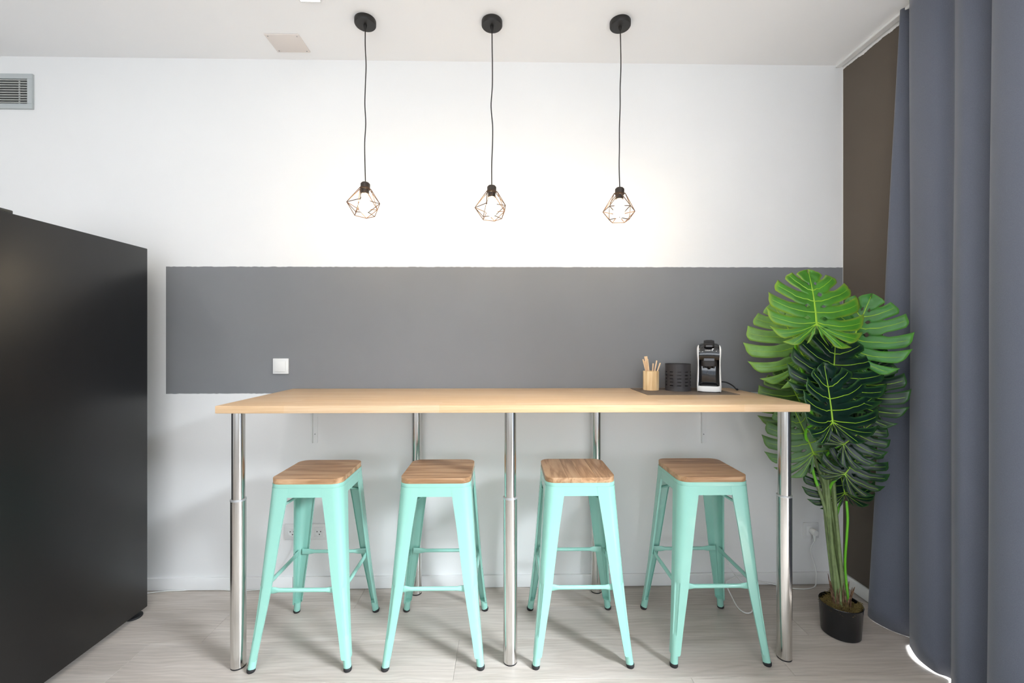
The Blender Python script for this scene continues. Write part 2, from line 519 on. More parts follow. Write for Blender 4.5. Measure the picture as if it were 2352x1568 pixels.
# ------------------------------------------------------------------ ventilation grille
vx1 = P(79, 210, 2.4).x; vz1 = P(79, 173, 2.4).z + 0.002; vz0 = P(79, 252, 2.4).z
vx0 = vx1 - 0.52
vg = thing('air_vent', ((vx0 + vx1) / 2, 0, vz0), 'grey wall ventilation grille with horizontal slats below the ceiling', 'vent')
w2 = (vx1 - vx0) / 2; hh = vz1 - vz0; fr = 0.027
bm = bmesh.new()
for q in ((-w2, w2, 0, fr), (-w2, w2, hh - fr, hh), (-w2, -w2 + fr, fr, hh - fr), (w2 - fr, w2, fr, hh - fr)):
    box(bm, q[0], q[1], -0.012, 0.0, q[2], q[3], 0.001, 1)
from_bm('frame', bm, 'vent_grey', vg)
boxo('duct', (-w2 + fr, w2 - fr, -0.002, 0.0, fr, hh - fr), 'vent_dark', vg)
ns = 10
for k in range(ns):
    z = fr + (hh - 2 * fr) * (k + 0.55) / ns
    bm = bmesh.new(); box(bm, -w2 + fr - 0.002, w2 - fr + 0.002, -0.0105, -0.003, z - 0.0022, z + 0.0022, 0.0005, 1)
    from_bm('slat', bm, 'vent_slat', vg)
for xk in (w2 - fr - 0.047, w2 - fr - 0.235, w2 - fr - 0.423):
    boxo('divider', (xk - 0.003, xk + 0.003, -0.006, -0.002, fr, hh - fr), 'vent_slat', vg)

# ------------------------------------------------------------------ ceiling cover plate, recessed light and added fill panels
c0 = PZ(622, 77, ZC); c1 = PZ(714, 118, ZC); cl = PZ(636, 118, ZC); cr = PZ(700, 77, ZC)
px0, px1 = PZ(638, 118, ZC).x, PZ(713, 118, ZC).x
py0, py1 = PZ(660, 77, ZC).y, PZ(660, 118, ZC).y
cp = thing('ceiling_cover_plate', ((px0 + px1) / 2, (py0 + py1) / 2, ZC), 'off-white square cover plate screwed to the ceiling', 'cover plate')
hx, hy = (px1 - px0) / 2, (py1 - py0) / 2
boxo('plate', (-hx, hx, -hy, hy, -0.006, 0.0), 'plate_white', cp, 0.002)
for sx in (-1, 1):
    for sy in (-1, 1):
        bm = bmesh.new(); lathe(bm, [(0, -0.0075), (0.003, -0.0072), (0.003, -0.005)], 10, sx * (hx - 0.014), sy * (hy - 0.012))
        from_bm('screw', bm, 'screw_metal', cp)
lx, ly = PZ(715, 3, ZC).x, PZ(715, 3, ZC).y
spots = [(lx, ly - 0.09, 'square white recessed ceiling light panel near the ceiling cover plate')]
for xx, dd_ in ((-0.86, 0.55), (0.75, 0.95), (0.75, -0.35), (-0.86, -0.75), (-2.4, 0.95), (-2.4, -0.35)):  # unseen panels added to light floor, table and seats from above
    spots.append((xx, D(dd_), 'added unseen fill light panel on the ceiling over the open floor'))
for xx, yy, lab in spots:
    lp = thing('ceiling_light', (xx, yy, ZC), lab, 'ceiling light', 'recessed ceiling light panels')
    boxo('frame', (-0.05, 0.05, -0.09, 0.09, -0.006, 0), 'trim_white', lp, 0.001)
    boxo('diffuser', (-0.042, 0.042, -0.082, 0.082, -0.0075, -0.004), 'panel_dim' if 'cover' in lab else 'fill_panel_glow', lp)

# ------------------------------------------------------------------ wall switch and sockets
def plate(parent, cx, cz, w, h, depth, material, name='frame'):
    bm = bmesh.new(); box(bm, cx - w / 2, cx + w / 2, -depth, 0, cz - h / 2, cz + h / 2, 0.0025, 2)
    return from_bm(name, bm, material, parent)
sw0 = P(646.5, 840.5, 2.4)
sw = thing('light_switch', (sw0.x, -0.0006, sw0.z), 'white square light switch on the grey painted band', 'light switch')
plate(sw, 0, 0, 0.084, 0.084, 0.010, 'plastic_white')
bm = bmesh.new(); box(bm, -0.029, 0.029, -0.015, -0.009, -0.029, 0.029, 0.002, 2)
rk = from_bm('rocker', bm, 'plastic_white', sw)
def socket(parent, cx, cz, material):
    ins = plate(parent, cx, cz, 0.055, 0.055, 0.0115, material, 'insert')
    bm = bmesh.new()
    k = 28
    prof = [(0.0205, -0.0118), (0.0195, -0.0122), (0.019, -0.0119), (0.0186, -0.0117), (0.0, -0.0117)]
    rings = []
    for r, y in prof:
        rings.append([bm.verts.new((cx + r * math.cos(2 * math.pi * j / k), y, cz + r * math.sin(2 * math.pi * j / k))) for j in range(k)] if r else [bm.verts.new((cx, y, cz))])
    for a, c in zip(rings, rings[1:]):
        for j in range(k):
            j2 = (j + 1) % k
            if len(c) == 1: bm.faces.new((a[j], a[j2], c[0]))
            else: bm.faces.new((a[j], a[j2], c[j2], c[j]))
    from_bm('well', bm, material, ins)
    for hx_, hz_ in ((-0.0095, 0.003), (0.0095, 0.003), (0.003, -0.012)):
        bm = bmesh.new()
        box(bm, cx + hx_ - 0.0024, cx + hx_ + 0.0024, -0.0124, -0.0115, cz + hz_ - 0.0028, cz + hz_ + 0.0028)
        from_bm('pin_hole', bm, 'gap_dark', ins)
s0 = P(673, 1220, 2.4); s1 = P(734.5, 1219, 2.4)
st = thing('triple_wall_socket', ((s0.x + s1.x) / 2, 0, s0.z), 'white triple wall socket behind the stool closest to the fridge', 'wall socket')
dd = (s1.x - s0.x) / 2
plate(st, 0, 0, dd * 2 + 0.084, 0.086, 0.009, 'socket_white')
for cx in (-dd, 0, dd): socket(st, cx, 0, 'socket_white')
s2 = P(1861, 1216.5, 2.4)
ss = thing('wall_socket', (s2.x, 0, s2.z), 'white single wall socket with a plug in it beside the plant', 'wall socket')
plate(ss, 0, 0, 0.085, 0.086, 0.009, 'socket_white'); socket(ss, 0, 0, 'socket_white')

def tubeo(name, pts, r, material, parent=None, seg=8, n=8):
    bm = bmesh.new(); tube(bm, catmull(pts, n), r, seg)
    return from_bm(name, bm, material, parent, angle=60)
def floor_px(px, py, z=0.0035): return PZ(px, py, z)
# right power cord
pc = thing('power_cord', (s2.x, 0, s2.z), 'white power cord plugged in beside the plant and looped on the floor', 'power cord')
off = Vector(pc.location)
bm = bmesh.new()
lathe(bm, [(0, 0), (0.0165, 0), (0.018, 0.006), (0.018, 0.026), (0.014, 0.034), (0, 0.035)], 20)
bmesh.ops.rotate(bm, verts=bm.verts, cent=(0, 0, 0), matrix=Matrix.Rotation(R(90), 3, 'X'))
bmesh.ops.translate(bm, verts=bm.verts, vec=(0, -0.012, 0))
plug = from_bm('plug', bm, 'plastic_white', pc)
bm = bmesh.new(); tube(bm, [(0, -0.032, 0), (0.001, -0.034, -0.02), (0.002, -0.034, -0.045)], [0.0095, 0.0085, 0.005], 10)
from_bm('strain_relief', bm, 'plastic_white', plug)
path = [off + Vector((0.002, -0.034, -0.042)), P(1862, 1262, 2.365), P(1870, 1290, 2.37), P(1875, 1320, 2.36)]
path += [floor_px(1872, 1346), floor_px(1850, 1352), floor_px(1815, 1350), P(1780, 1342, 2.378), P(1740, 1334, 2.378), P(1705, 1322, 2.377), P(1682, 1328, 2.370)]
path += [P(1668, 1339, 2.33), floor_px(1680, 1368), floor_px(1695, 1395), floor_px(1712, 1407), floor_px(1726, 1405), floor_px(1730, 1392), floor_px(1728, 1368), P(1718, 1349, 2.30), P(1698, 1330, 2.30), P(1680, 1308, 2.31), P(1668, 1285, 2.33), P(1655, 1240, 2.36), P(1648, 1180, 2.385), P(1648, 1130, 2.39)]
tubeo('cord', [p - off for p in path], 0.0030, 'white_cable', pc)
# left cable from the fridge to the triple socket
lc = thing('power_cord', (P(400, 1357, 2.36).x, -0.05, 0), 'thin white power cord on the floor from the fridge to the triple socket', 'power cord')
off = Vector(lc.location)
path = [floor_px(300, 1368), floor_px(336, 1362), floor_px(380, 1357), floor_px(420, 1355.5), floor_px(445, 1353), floor_px(500, 1353), floor_px(545, 1356), floor_px(590, 1354), floor_px(612, 1349, 0.012), P(630, 1332, 2.37), P(650, 1308, 2.37), P(668, 1280, 2.375), P(677, 1250, 2.385), P(677, 1226, 2.385)]
tubeo('cord', [p - off for p in path], 0.0028, 'white_cable', lc)

# ------------------------------------------------------------------ fridge
fx = -1.775
fp = P(333, 1380, 2.14)
fx = P(339, 1000, 2.21).x
fb, ff = D(2.21), D(1.57)
fz0, fz1 = 0.026, P(342, 571, 2.21).z
fg = thing('fridge', (fx - 0.3, (fb + ff) / 2, 0), 'tall matt black fridge standing near the white wall', 'fridge')
o = Vector(fg.location)
boxo('body', (-0.3, 0.3, ff - o.y, fb - o.y, fz0, fz1), 'fridge_black', fg, 0.003)
dr = boxo('door', (-0.3, 0.3, ff - o.y - 0.068, ff - o.y - 0.008, fz0 + 0.01, fz1), 'fridge_black', fg, 0.008)
boxo('gasket', (-0.29, 0.29, ff - o.y - 0.009, ff - o.y + 0.001, fz0 + 0.015, fz1 - 0.006), 'rubber_black', fg)
bm = bmesh.new(); tube(bm, [(-0.26, -0.03 + ff - o.y - 0.068, 0.85), (-0.26, -0.04 + ff - o.y - 0.068, 0.95), (-0.26, -0.04 + ff - o.y - 0.068, 1.25), (-0.26, -0.03 + ff - o.y - 0.068, 1.35)], 0.009, 10)
box(bm, -0.268, -0.252, ff - o.y - 0.1, ff - o.y - 0.06, 0.88, 0.90); box(bm, -0.268, -0.252, ff - o.y - 0.1, ff - o.y - 0.06, 1.30, 1.32)
from_bm('handle', bm, 'fridge_trim', dr)
boxo('hinge_cover', (0.12, 0.297, ff - o.y - 0.06, P(23, 487, 1.0).y * 0 + D(1.617) - o.y, fz1 - 0.001, fz1 + 0.012), 'fridge_trim', fg, 0.003)
for sx in (-1, 1):
    for yy in (fb - o.y - 0.045, ff - o.y + 0.06):
        bm = bmesh.new()
        lathe(bm, [(0, 0), (0.034, 0), (0.036, 0.003), (0.035, 0.009), (0.014, 0.014), (0.010, 0.016), (0.010, fz0 + 0.002), (0, fz0 + 0.002)], 24, sx * 0.270, yy)
        from_bm('foot', bm, 'rubber_black', fg)

# ------------------------------------------------------------------ bar table
tz = 1.093
tx0, tx1 = P(493, 931, 1.757).x, P(1862, 928, 1.757).x
ty0, ty1 = D(1.757), -0.004
tb = thing('bar_table', ((tx0 + tx1) / 2, (ty0 + ty1) / 2, 0), 'long bar table with a pale wooden top and round steel legs', 'table')
o = Vector(tb.location)
bm = bmesh.new(); box(bm, tx0 - o.x, tx1 - o.x, ty0 - o.y, ty1 - o.y, tz - 0.031, tz, 0.0035, 2)
top = from_bm('tabletop', bm, 'table_wood', tb)
def table_leg(x, y):
    bm = bmesh.new()
    lathe(bm, [(0.0265, 0.006), (0.0290, 0.006), (0.0290, 0.694), (0.0265, 0.694)], 40, x, y)
    lg = from_bm('leg', bm, 'steel', tb)
    bm = bmesh.new(); lathe(bm, [(0, 0), (0.0285, 0), (0.0285, 0.007), (0, 0.007)], 32, x, y)
    from_bm('foot_cap', bm, 'rubber_black', lg)
    bm = bmesh.new(); lathe(bm, [(0.0248, 0.690), (0.0300, 0.690), (0.0305, 0.693), (0.0300, 0.6965), (0.0248, 0.6975)], 40, x, y)
    from_bm('collar', bm, 'steel_ring', lg)
    bm = bmesh.new(); lathe(bm, [(0.0250, 0.60), (0.0250, tz - 0.033)], 40, x, y)
    from_bm('inner_tube', bm, 'steel', lg)
    bm = bmesh.new(); lathe(bm, [(0, tz - 0.034), (0.05, tz - 0.034), (0.052, tz - 0.031), (0, tz - 0.030)], 32, x, y)
    from_bm('mounting_plate', bm, 'steel_ring', lg)
for px, d in ((547.5, 1.832), (1172, 1.837), (1801.5, 1.84)):
    p = P(px, 1300, d); table_leg(p.x - o.x, p.y - o.y)
for px in (956.5, 1369.5):
    p = P(px, 1200, 2.349); table_leg(p.x - o.x, p.y - o.y)

for px, lab in ((723.5, 'white steel wall bracket under the table above the triple socket'), (1617, 'white steel wall bracket under the table below the coffee machine')):
    p = P(px, 1017, 2.395)
    wbk = thing('wall_bracket', (p.x, 0, p.z), lab, 'bracket')
    h = tz - 0.031 - p.z
    bm = bmesh.new()
    box(bm, -0.0135, 0.0135, -0.003, 0, 0, h, 0.001, 1)
    box(bm, -0.0135, -0.0115, -0.012, 0, 0.0, h, 0.0005, 1)
    box(bm, -0.0135, 0.0135, -0.26, -0.003, h - 0.003, h, 0.001, 1)
    box(bm, -0.0135, -0.0115, -0.26, -0.003, h - 0.014, h, 0.0005, 1)
    from_bm('arm', bm, 'trim_white', wbk)
    bm = bmesh.new()
    lathe(bm, [(0, 0.006), (0.0028, 0.0055), (0.0034, 0.0025)], 10)
    bmesh.ops.rotate(bm, verts=bm.verts, cent=(0, 0, 0), matrix=Matrix.Rotation(R(90), 3, 'X'))
    bmesh.ops.translate(bm, verts=bm.verts, vec=(-0.001, 0, 0.048))
    from_bm('screw', bm, 'screw_metal', wbk)

# ------------------------------------------------------------------ bar stools
ZS = 0.747                      # top of the steel frame
def cz(z):
    h = z / ZS
    return 0.1495 + 0.050 * (1 - h) + 0.012 * (1 - h) ** 4
def arm(z):
    pts = [(0.050, 0.034), (0.16, 0.040), (0.31, 0.053), (0.55, 0.068), (0.71, 0.082), (0.747, 0.086)]
    for (a, va), (c, vc) in zip(pts, pts[1:]):
        if z <= c: return va + (vc - va) * max(0, (z - a)) / (c - a)
    return pts[-1][1]
def rad(z): return lerp(0.0155, 0.040, min(1, max(0, (z - 0.05) / 0.65)))
def leg_mesh():
    bm = bmesh.new()
    zs = [0.046, 0.052, 0.058, 0.09, 0.125, 0.132, 0.14, 0.20, 0.26, 0.32, 0.328, 0.336, 0.40, 0.48, 0.56, 0.63, 0.69, 0.732]
    rows_ = []
    for z in zs:
        c = cz(z) + 0.0008; a = arm(z); r = min(rad(z), a - 0.002)
        if z <= 0.047: a *= 0.9
        pts = [(c - a, c), (c - (a + r) / 2, c)]
        ns_ = 10
        groove = 0.0050 if 0.130 < z < 0.33 else 0.0
        for k in range(ns_ + 1):
            t = math.pi / 2 * k / ns_
            rr = r - (groove if 3 <= k <= 7 else 0)
            pts.append((c - r + rr * math.sin(t), c - r + rr * math.cos(t)))
        pts += [(c, c - (a + r) / 2), (c, c - a)]
        rows_.append([bm.verts.new((x, y, z)) for x, y in pts])
    for a, c in zip(rows_, rows_[1:]):
        for k in range(len(a) - 1):
            bm.faces.new((a[k], a[k + 1], c[k + 1], c[k]))
    # inward return flanges along both arms, and the closed foot
    for idx, dx, dy in ((0, 0, -1), (-1, -1, 0)):
        last = None
        for rw in rows_:
            p = rw[idx].co
            q = bm.verts.new((p.x + dx * 0.008, p.y + dy * 0.008, p.z))
            if last: bm.faces.new((last[0], rw[idx], q, last[1]))
            last = (rw[idx], q)
    bmesh.ops.recalc_face_normals(bm, faces=bm.faces)
    r = bmesh.ops.solidify(bm, geom=bm.faces[:], thickness=0.0012)
    c0_, c1_ = cz(0.012) - 0.0148, cz(0.056) - 0.0150
    tube(bm, [(c0_, c0_, 0.012), ((c0_ + c1_) / 2, (c0_ + c1_) / 2, 0.034), (c1_, c1_, 0.056)], 0.0155, 16)
    return bm
def cap_mesh():
    bm = bmesh.new()
    c0_, c1_ = cz(0.0) - 0.0150, cz(0.014) - 0.0149
    lathe(bm, [(0, 0), (0.0150, 0), (0.0168, 0.004), (0.0168, 0.012), (0.015, 0.015), (0, 0.015)], 18, c0_, c0_)
    return bm
def make_stool(along_x, widths):
    root = thing('bar_stool', (0, 0, 0), 'x', 'stool', 'mint bar stools under the table')
    bm = bmesh.new()
    rings = []
    for z in (0.694, 0.710, 0.730, ZS):
        rings.append([bm.verts.new((x, y, z)) for x, y in rrect(cz(z), cz(z), 0.041, 8)])
    for a, c in zip(rings, rings[1:]):
        for k in range(len(a)):
            bm.faces.new((a[k], a[(k + 1) % len(a)], c[(k + 1) % len(a)], c[k]))
    bmesh.ops.recalc_face_normals(bm, faces=bm.faces)
    bmesh.ops.solidify(bm, geom=bm.faces[:], thickness=0.0015)
    from_bm('apron', bm, 'mint', root)
    bm = bmesh.new(); prism(bm, rrect(0.1512, 0.1512, 0.042, 8), 0.7325, 0.7485, 0.0015, 2)
    from_bm('seat_pan', bm, 'mint', root)
    # glued seat boards
    outline = rrect(0.1498, 0.1498, 0.043, 8)
    tot = sum(widths); a = -0.1498
    for w_ in widths:
        e = a + 0.2996 * w_ / tot
        pl = clip(outline, 1 if along_x else 0, a + 0.0001, e - 0.0001)
        cx = sum(p[0] for p in pl) / len(pl); cy = sum(p[1] for p in pl) / len(pl)
        bm = bmesh.new()
        if along_x: prism(bm, [(x - cx, y - cy) for x, y in pl], 0, 0.0225, 0.0007, 1)
        else: prism(bm, [(y - cy, -(x - cx)) for x, y in pl], 0, 0.0225, 0.0007, 1)
        bo = from_bm('seat_board', bm, 'seat_wood', root)
        bo.location = (cx, cy, 0.7482)
        if not along_x: bo.rotation_euler = (0, 0, R(90))
        a = e
    # legs
    first = None
    for k in range(4):
        if first is None:
            lg = from_bm('leg', leg_mesh(), 'mint', root)
            cp_ = from_bm('rubber_foot', cap_mesh(), 'rubber_black', lg)
            first = lg
        else:
            lg = copy_tree(first, root)
        lg.rotation_euler = (0, 0, R(90 * k))
    # foot rests: round bars flattened at both ends
    c = cz(0.315) - 0.012; xe = c - 0.012
    ra = None
    for k in range(4):
        if ra is None:
            bm = bmesh.new()
            xs_ = [-xe, -xe + 0.034, -xe + 0.046, -xe + 0.058, 0, xe - 0.058, xe - 0.046, xe - 0.034, xe]
            hs = [0.0135, 0.0135, 0.0115, 0.0085, 0.0085, 0.0085, 0.0115, 0.0135, 0.0135]
            ws = [0.003, 0.003, 0.006, 0.0085, 0.0085, 0.0085, 0.006, 0.003, 0.003]
            tube(bm, [(x, 0, 0) for x in xs_], [(w_, h_) for h_, w_ in zip(hs, ws)], 14)
            ra = from_bm('foot_rest', bm, 'mint', root); fr_ = ra
        else:
            fr_ = copy_tree(ra, root)
        an = R(90 * k)
        fr_.rotation_euler = (0, 0, an)
        fr_.location = (-math.sin(an) * -c, math.cos(an) * -c, 0.315)
    # crossing bent braces under the seat and their rubber stops
    for s in (-1, 1):
        bm = bmesh.new()
        q = 0.139
        tube(bm, catmull([(-q, -q * s, 0.632), (-0.07, -0.07 * s, 0.668), (0, 0, 0.694 + 0.010 * (s > 0)), (0.07, 0.07 * s, 0.668), (q, q * s, 0.632)], 5), 0.0065, 8)
        from_bm('brace', bm, 'mint', root)
    for sx in (-1, 1):
        for sy in (-1, 1):
            boxo('rubber_stop', (sx * 0.128 - 0.008, sx * 0.128 + 0.008, sy * 0.052 - 0.010, sy * 0.052 + 0.010, 0.682, 0.7325), 'rubber_black', root, 0.002)
    return root
stA = make_stool(True, (0.9, 1.2, 1.0, 0.8, 0.7))
stC = make_stool(False, (1.25, 0.75, 0.9, 1.1))
stools = [(stA, 688, 774, 'mint metal bar stool in front of the triple socket, closest to the fridge'),
          (None, 993, 1024, 'mint metal bar stool with crosswise seat boards beside the middle table leg'),
          (stC, 1337, 1308, 'mint metal bar stool with seat boards running front to back'),
          (None, 1652, 1571, 'mint metal bar stool closest to the potted plant and curtain')]
for i, (s_, pf, pr, lab) in enumerate(stools):
    s_ = s_ or copy_tree(stA)
    a = PZ(pf, 1528, 0.0); c = PZ(pr, 1397, 0.0)
    s_.location = ((a.x + c.x) / 2 + (0.010, 0.004, 0.0, 0.0)[i], D(1.997), 0)
    s_['label'] = lab

# ------------------------------------------------------------------ pendant lamps
def wire_cage(bm, tilt):
    n = 5
    ring = lambda r, z, ph: [Vector((r * math.cos(2 * math.pi * (k + ph) / n), r * math.sin(2 * math.pi * (k + ph) / n), z)) for k in range(n)]
    A = ring(0.027, -0.034, 0.0); B = ring(0.080, -0.112, 0.5); Cc = ring(0.049, -0.162, 0.0)
    edges = []
    for k in range(n):
        k2 = (k + 1) % n
        edges += [(A[k], A[k2]), (A[k], B[k]), (A[k2], B[k]), (B[k], B[k2]), (B[k], Cc[k]), (B[k], Cc[k2]), (Cc[k], Cc[k2])]
    for a, c in edges: tube(bm, [a, c], 0.0017, 6)
def pendant(px_c, py_c, px_l, py_l, lab, seed, rot):
    r_ = random.Random(seed)
    cp_ = PZ(px_c, py_c, ZC)
    d = cp_.y + 2.40
    lt = P(px_l, py_l, d)
    root = thing('pendant_lamp', (cp_.x, cp_.y, ZC), lab, 'pendant lamp', 'black cage pendant lamps')
    bm = bmesh.new()
    lathe(bm, [(0, 0), (0.049, 0), (0.050, -0.002), (0.050, -0.021), (0.047, -0.025), (0.008, -0.0255), (0, -0.0255)], 40)
    cn = from_bm('canopy', bm, 'black_metal', root)
    bm = bmesh.new(); lathe(bm, [(0.008, -0.024), (0.0075, -0.034), (0.0045, -0.046), (0.0, -0.047)], 16)
    from_bm('cord_grip', bm, 'black_metal', cn)
    dx, dz = lt.x - cp_.x, lt.z - ZC
    pts = [(0, 0, -0.03)]
    for k in range(1, 8):
        t = k / 8
        pts.append((dx * t + r_.uniform(-0.004, 0.004), r_.uniform(-0.003, 0.003), -0.03 + (dz + 0.03) * t))
    pts.append((dx, 0, dz - 0.004))
    tubeo('cord', pts, 0.0026, 'cord_black', root, 8, 6)
    tilt = Matrix.Rotation(R(r_.uniform(-4, 4)), 4, 'Y') @ Matrix.Rotation(R(r_.uniform(-3, 3)), 4, 'X')
    M = Matrix.Translation((dx, 0, dz)) @ tilt @ Matrix.Rotation(rot, 4, 'Z')
    def place(name, bm, mt, par=root):
        bmesh.ops.transform(bm, matrix=M, verts=bm.verts)
        return from_bm(name, bm, mt, par)
    bm = bmesh.new()
    lathe(bm, [(0, 0), (0.006, -0.001), (0.016, -0.005), (0.0215, -0.011), (0.0220, -0.014), (0.0220, -0.037), (0.0185, -0.040), (0.0185, -0.060), (0.0155, -0.062), (0.0, -0.058)], 28)
    place('lamp_holder', bm, 'socket_brown')
    bm = bmesh.new(); wire_cage(bm, 0)
    place('cage', bm, 'cage_metal')
    bm = bmesh.new()
    lathe(bm, [(0.0125, -0.058), (0.0135, -0.066), (0.018, -0.080), (0.0250, -0.098), (0.0275, -0.113), (0.0258, -0.130), (0.019, -0.145), (0.009, -0.1525), (0, -0.154)], 18)
    place('bulb', bm, 'bulb_glow')
pendant(839, 46, 839.5, 417, 'black cage pendant lamp hanging nearest the ceiling cover plate', 11, 0.4)
pendant(1130, 49, 1129.5, 424, 'black cage pendant lamp hanging between the two other pendants', 5, 1.3)
pendant(1424.5, 50, 1423.5, 429, 'black cage pendant lamp hanging nearest the curtain', 23, 2.0)

# ------------------------------------------------------------------ things on the table
zt = tz
mA = PZ(1486, 906.5, zt); mB = PZ(1703, 907, zt)
mx0, mx1, my0 = mA.x, mB.x, (mA.y + mB.y) / 2
bm = bmesh.new(); prism(bm, [(x + 0, y) for x, y in rrect((mx1 - mx0) / 2, 0.145, 0.004, 3)], 0, 0.0018)
pm = from_bm('place_mat', bm, 'mat_brown')
pm.location = ((mx0 + mx1) / 2, min(my0 + 0.145, ty1 - 0.148), zt)
tag(pm, 'dark taupe rectangular place mat lying on the bar table', 'place mat')
zm = zt + 0.0018
# wooden cup: ten-sided turned holder
wc0 = P(1495, 893, 2.285)
wc = thing('wooden_cup', (wc0.x, wc0.y, zm), 'pale wooden faceted cup holding stirrers on the place mat', 'cup')
bm = bmesh.new()
ro, ri, hc = 0.0405, 0.033, 0.100
lathe(bm, [(0, 0), (ro - 0.001, 0), (ro, 0.002), (ro, hc - 0.001), (ro - 0.001, hc), (ri, hc), (ri, 0.012), (0, 0.012)], 10)
bmesh.ops.rotate(bm, verts=bm.verts, cent=(0, 0, 0), matrix=Matrix.Rotation(R(90), 3, 'Y'))
wcup = from_bm('body', bm, 'cup_wood', wc, angle=25)
wcup.rotation_euler = (0, R(-90), R(8))
sticks = [(-0.021, 0.004, -13, 4, 0.152, 'n'), (-0.013, -0.012, -8, -6, 0.146, 'n'), (-0.007, 0.014, -7, 5, 0.165, 'w'), (-0.003, -0.004, -6, 2, 0.150, 'n'), (0.004, 0.01, -8, 5, 0.136, 'n'),
          (0.008, -0.014, 2, -6, 0.128, 'n'), (0.014, 0.005, 13, 4, 0.145, 'n'), (0.019, -0.006, 19, -3, 0.136, 'n'), (-0.017, 0.012, -10, 7, 0.142, 'n')]
for x, y, ax, ay, ln, kd in sticks:
    w_ = 0.0085 if kd == 'w' else 0.0034
    bm = bmesh.new()
    box(bm, 0, ln, -w_, w_, -0.0011, 0.0011, 0.0008, 1)
    so = from_bm('wooden_stirrer', bm, 'stirrer_wood')
    # foot on the cup's floor, leaning outwards
    top_dir = Vector((math.sin(R(ax)), math.sin(R(ay)), 1)).normalized()
    base = Vector((wc0.x + x * 0.25, wc0.y + y * 0.25, zm + 0.0135))
    q = Matrix((top_dir, Vector((1, 0, 0)) - top_dir * top_dir.x, Vector((0, 0, 0)))).to_3x3()
    xa = top_dir; ya = (Vector((1, 0, 0)) - xa * xa.x).normalized(); za = xa.cross(ya)
    so.matrix_world = Matrix.Translation(base) @ Matrix((xa, ya, za)).transposed().to_4x4()
    if kd == 'w': tag(so, 'broad flat wooden stirrer standing tallest in the wooden cup', 'stirrer')
    else: tag(so, 'narrow wooden stirrer standing in the faceted wooden cup', 'stirrer', 'narrow stirrers in the wooden cup')
# black perforated holder
bc0 = P(1557, 893, 2.268)
bc = thing('black_holder', (bc0.x, bc0.y, zm), 'black metal cylinder holder with rows of slots on the place mat', 'holder')
RB, HB = 0.0632, 0.138
SEG = 100
zs = [0.0, 0.003, 0.006]
slot_z = [0.0285 + 0.0175 * k for k in range(5)]
for z in slot_z: zs += [z - 0.0022, z + 0.0022]
zs += [HB - 0.004, HB]
zs = sorted(zs)
bm = bmesh.new()
for r0 in (RB, RB - 0.0018):
    rings = []
    for z in zs:
        rr = r0 + (0.0022 if z <= 0.003 else 0.0) 
        rings.append([bm.verts.new((rr * math.cos(2 * math.pi * k / SEG), rr * math.sin(2 * math.pi * k / SEG), z)) for k in range(SEG)])
    for i in range(len(zs) - 1):
        mid = (zs[i] + zs[i + 1]) / 2
        is_slot = any(abs(mid - z) < 0.001 for z in slot_z)
        for k in range(SEG):
            if is_slot and (k + 2) % 10 in (0, 1, 2, 3, 4): continue
            bm.faces.new((rings[i][k], rings[i][(k + 1) % SEG], rings[i + 1][(k + 1) % SEG], rings[i + 1][k]))
    if r0 == RB: outer = rings
for k in range(SEG):
    bm.faces.new((outer[-1][k], outer[-1][(k + 1) % SEG], rings[-1][(k + 1) % SEG], rings[-1][k]))
from_bm('cylinder', bm, 'holder_black', bc)
bm = bmesh.new(); lathe(bm, [(0, 0.0005), (RB - 0.001, 0.0005), (RB - 0.001, 0.003), (0, 0.003)], 48)
from_bm('bottom_plate', bm, 'matte_black', bc)
bm = bmesh.new(); lathe(bm, [(RB - 0.002, HB - 0.001), (RB + 0.0006, HB - 0.001), (RB + 0.0006, HB + 0.001), (RB - 0.002, HB + 0.001)], 64, closed=True)
from_bm('rim', bm, 'holder_black', bc)

# coffee machine
cf = PZ(1629.5, 901.5, zm)
cm = thing('coffee_machine', (cf.x + 0.040, cf.y + 0.093, zm), 'black and white capsule coffee machine at the end of the place mat', 'coffee machine')
cm.rotation_euler = (0, 0, R(-24))
bm = bmesh.new(); prism(bm, [(x, y) for x, y in rrect(0.050, 0.096, 0.022, 6)], 0.0, 0.005)
from_bm('foot_plate', bm, 'rubber_black', cm)
bm = bmesh.new(); prism(bm, [(x, y) for x, y in rrect(0.0555, 0.100, 0.026, 8)], 0.004, 0.031, 0.004, 3)
bs = from_bm('base', bm, 'gloss_white', cm)
bm = bmesh.new(); prism(bm, [(x, y - 0.030) for x, y in rrect(0.046, 0.060, 0.02, 6)], 0.030, 0.0328, 0.001, 1)
dt = from_bm('drip_tray', bm, 'gloss_black', cm)
for k in range(6):
    boxo('tray_slat', (-0.036, 0.036, -0.078 + k * 0.011, -0.073 + k * 0.011, 0.0325, 0.0338), 'dark_plastic', dt)
# rear column behind the cup bay
bm = bmesh.new(); prism(bm, [(x, y + 0.030) for x, y in rrect(0.0465, 0.068, 0.012, 5)], 0.030, 0.175, 0.002, 1)
from_bm('column', bm, 'gloss_black', cm)
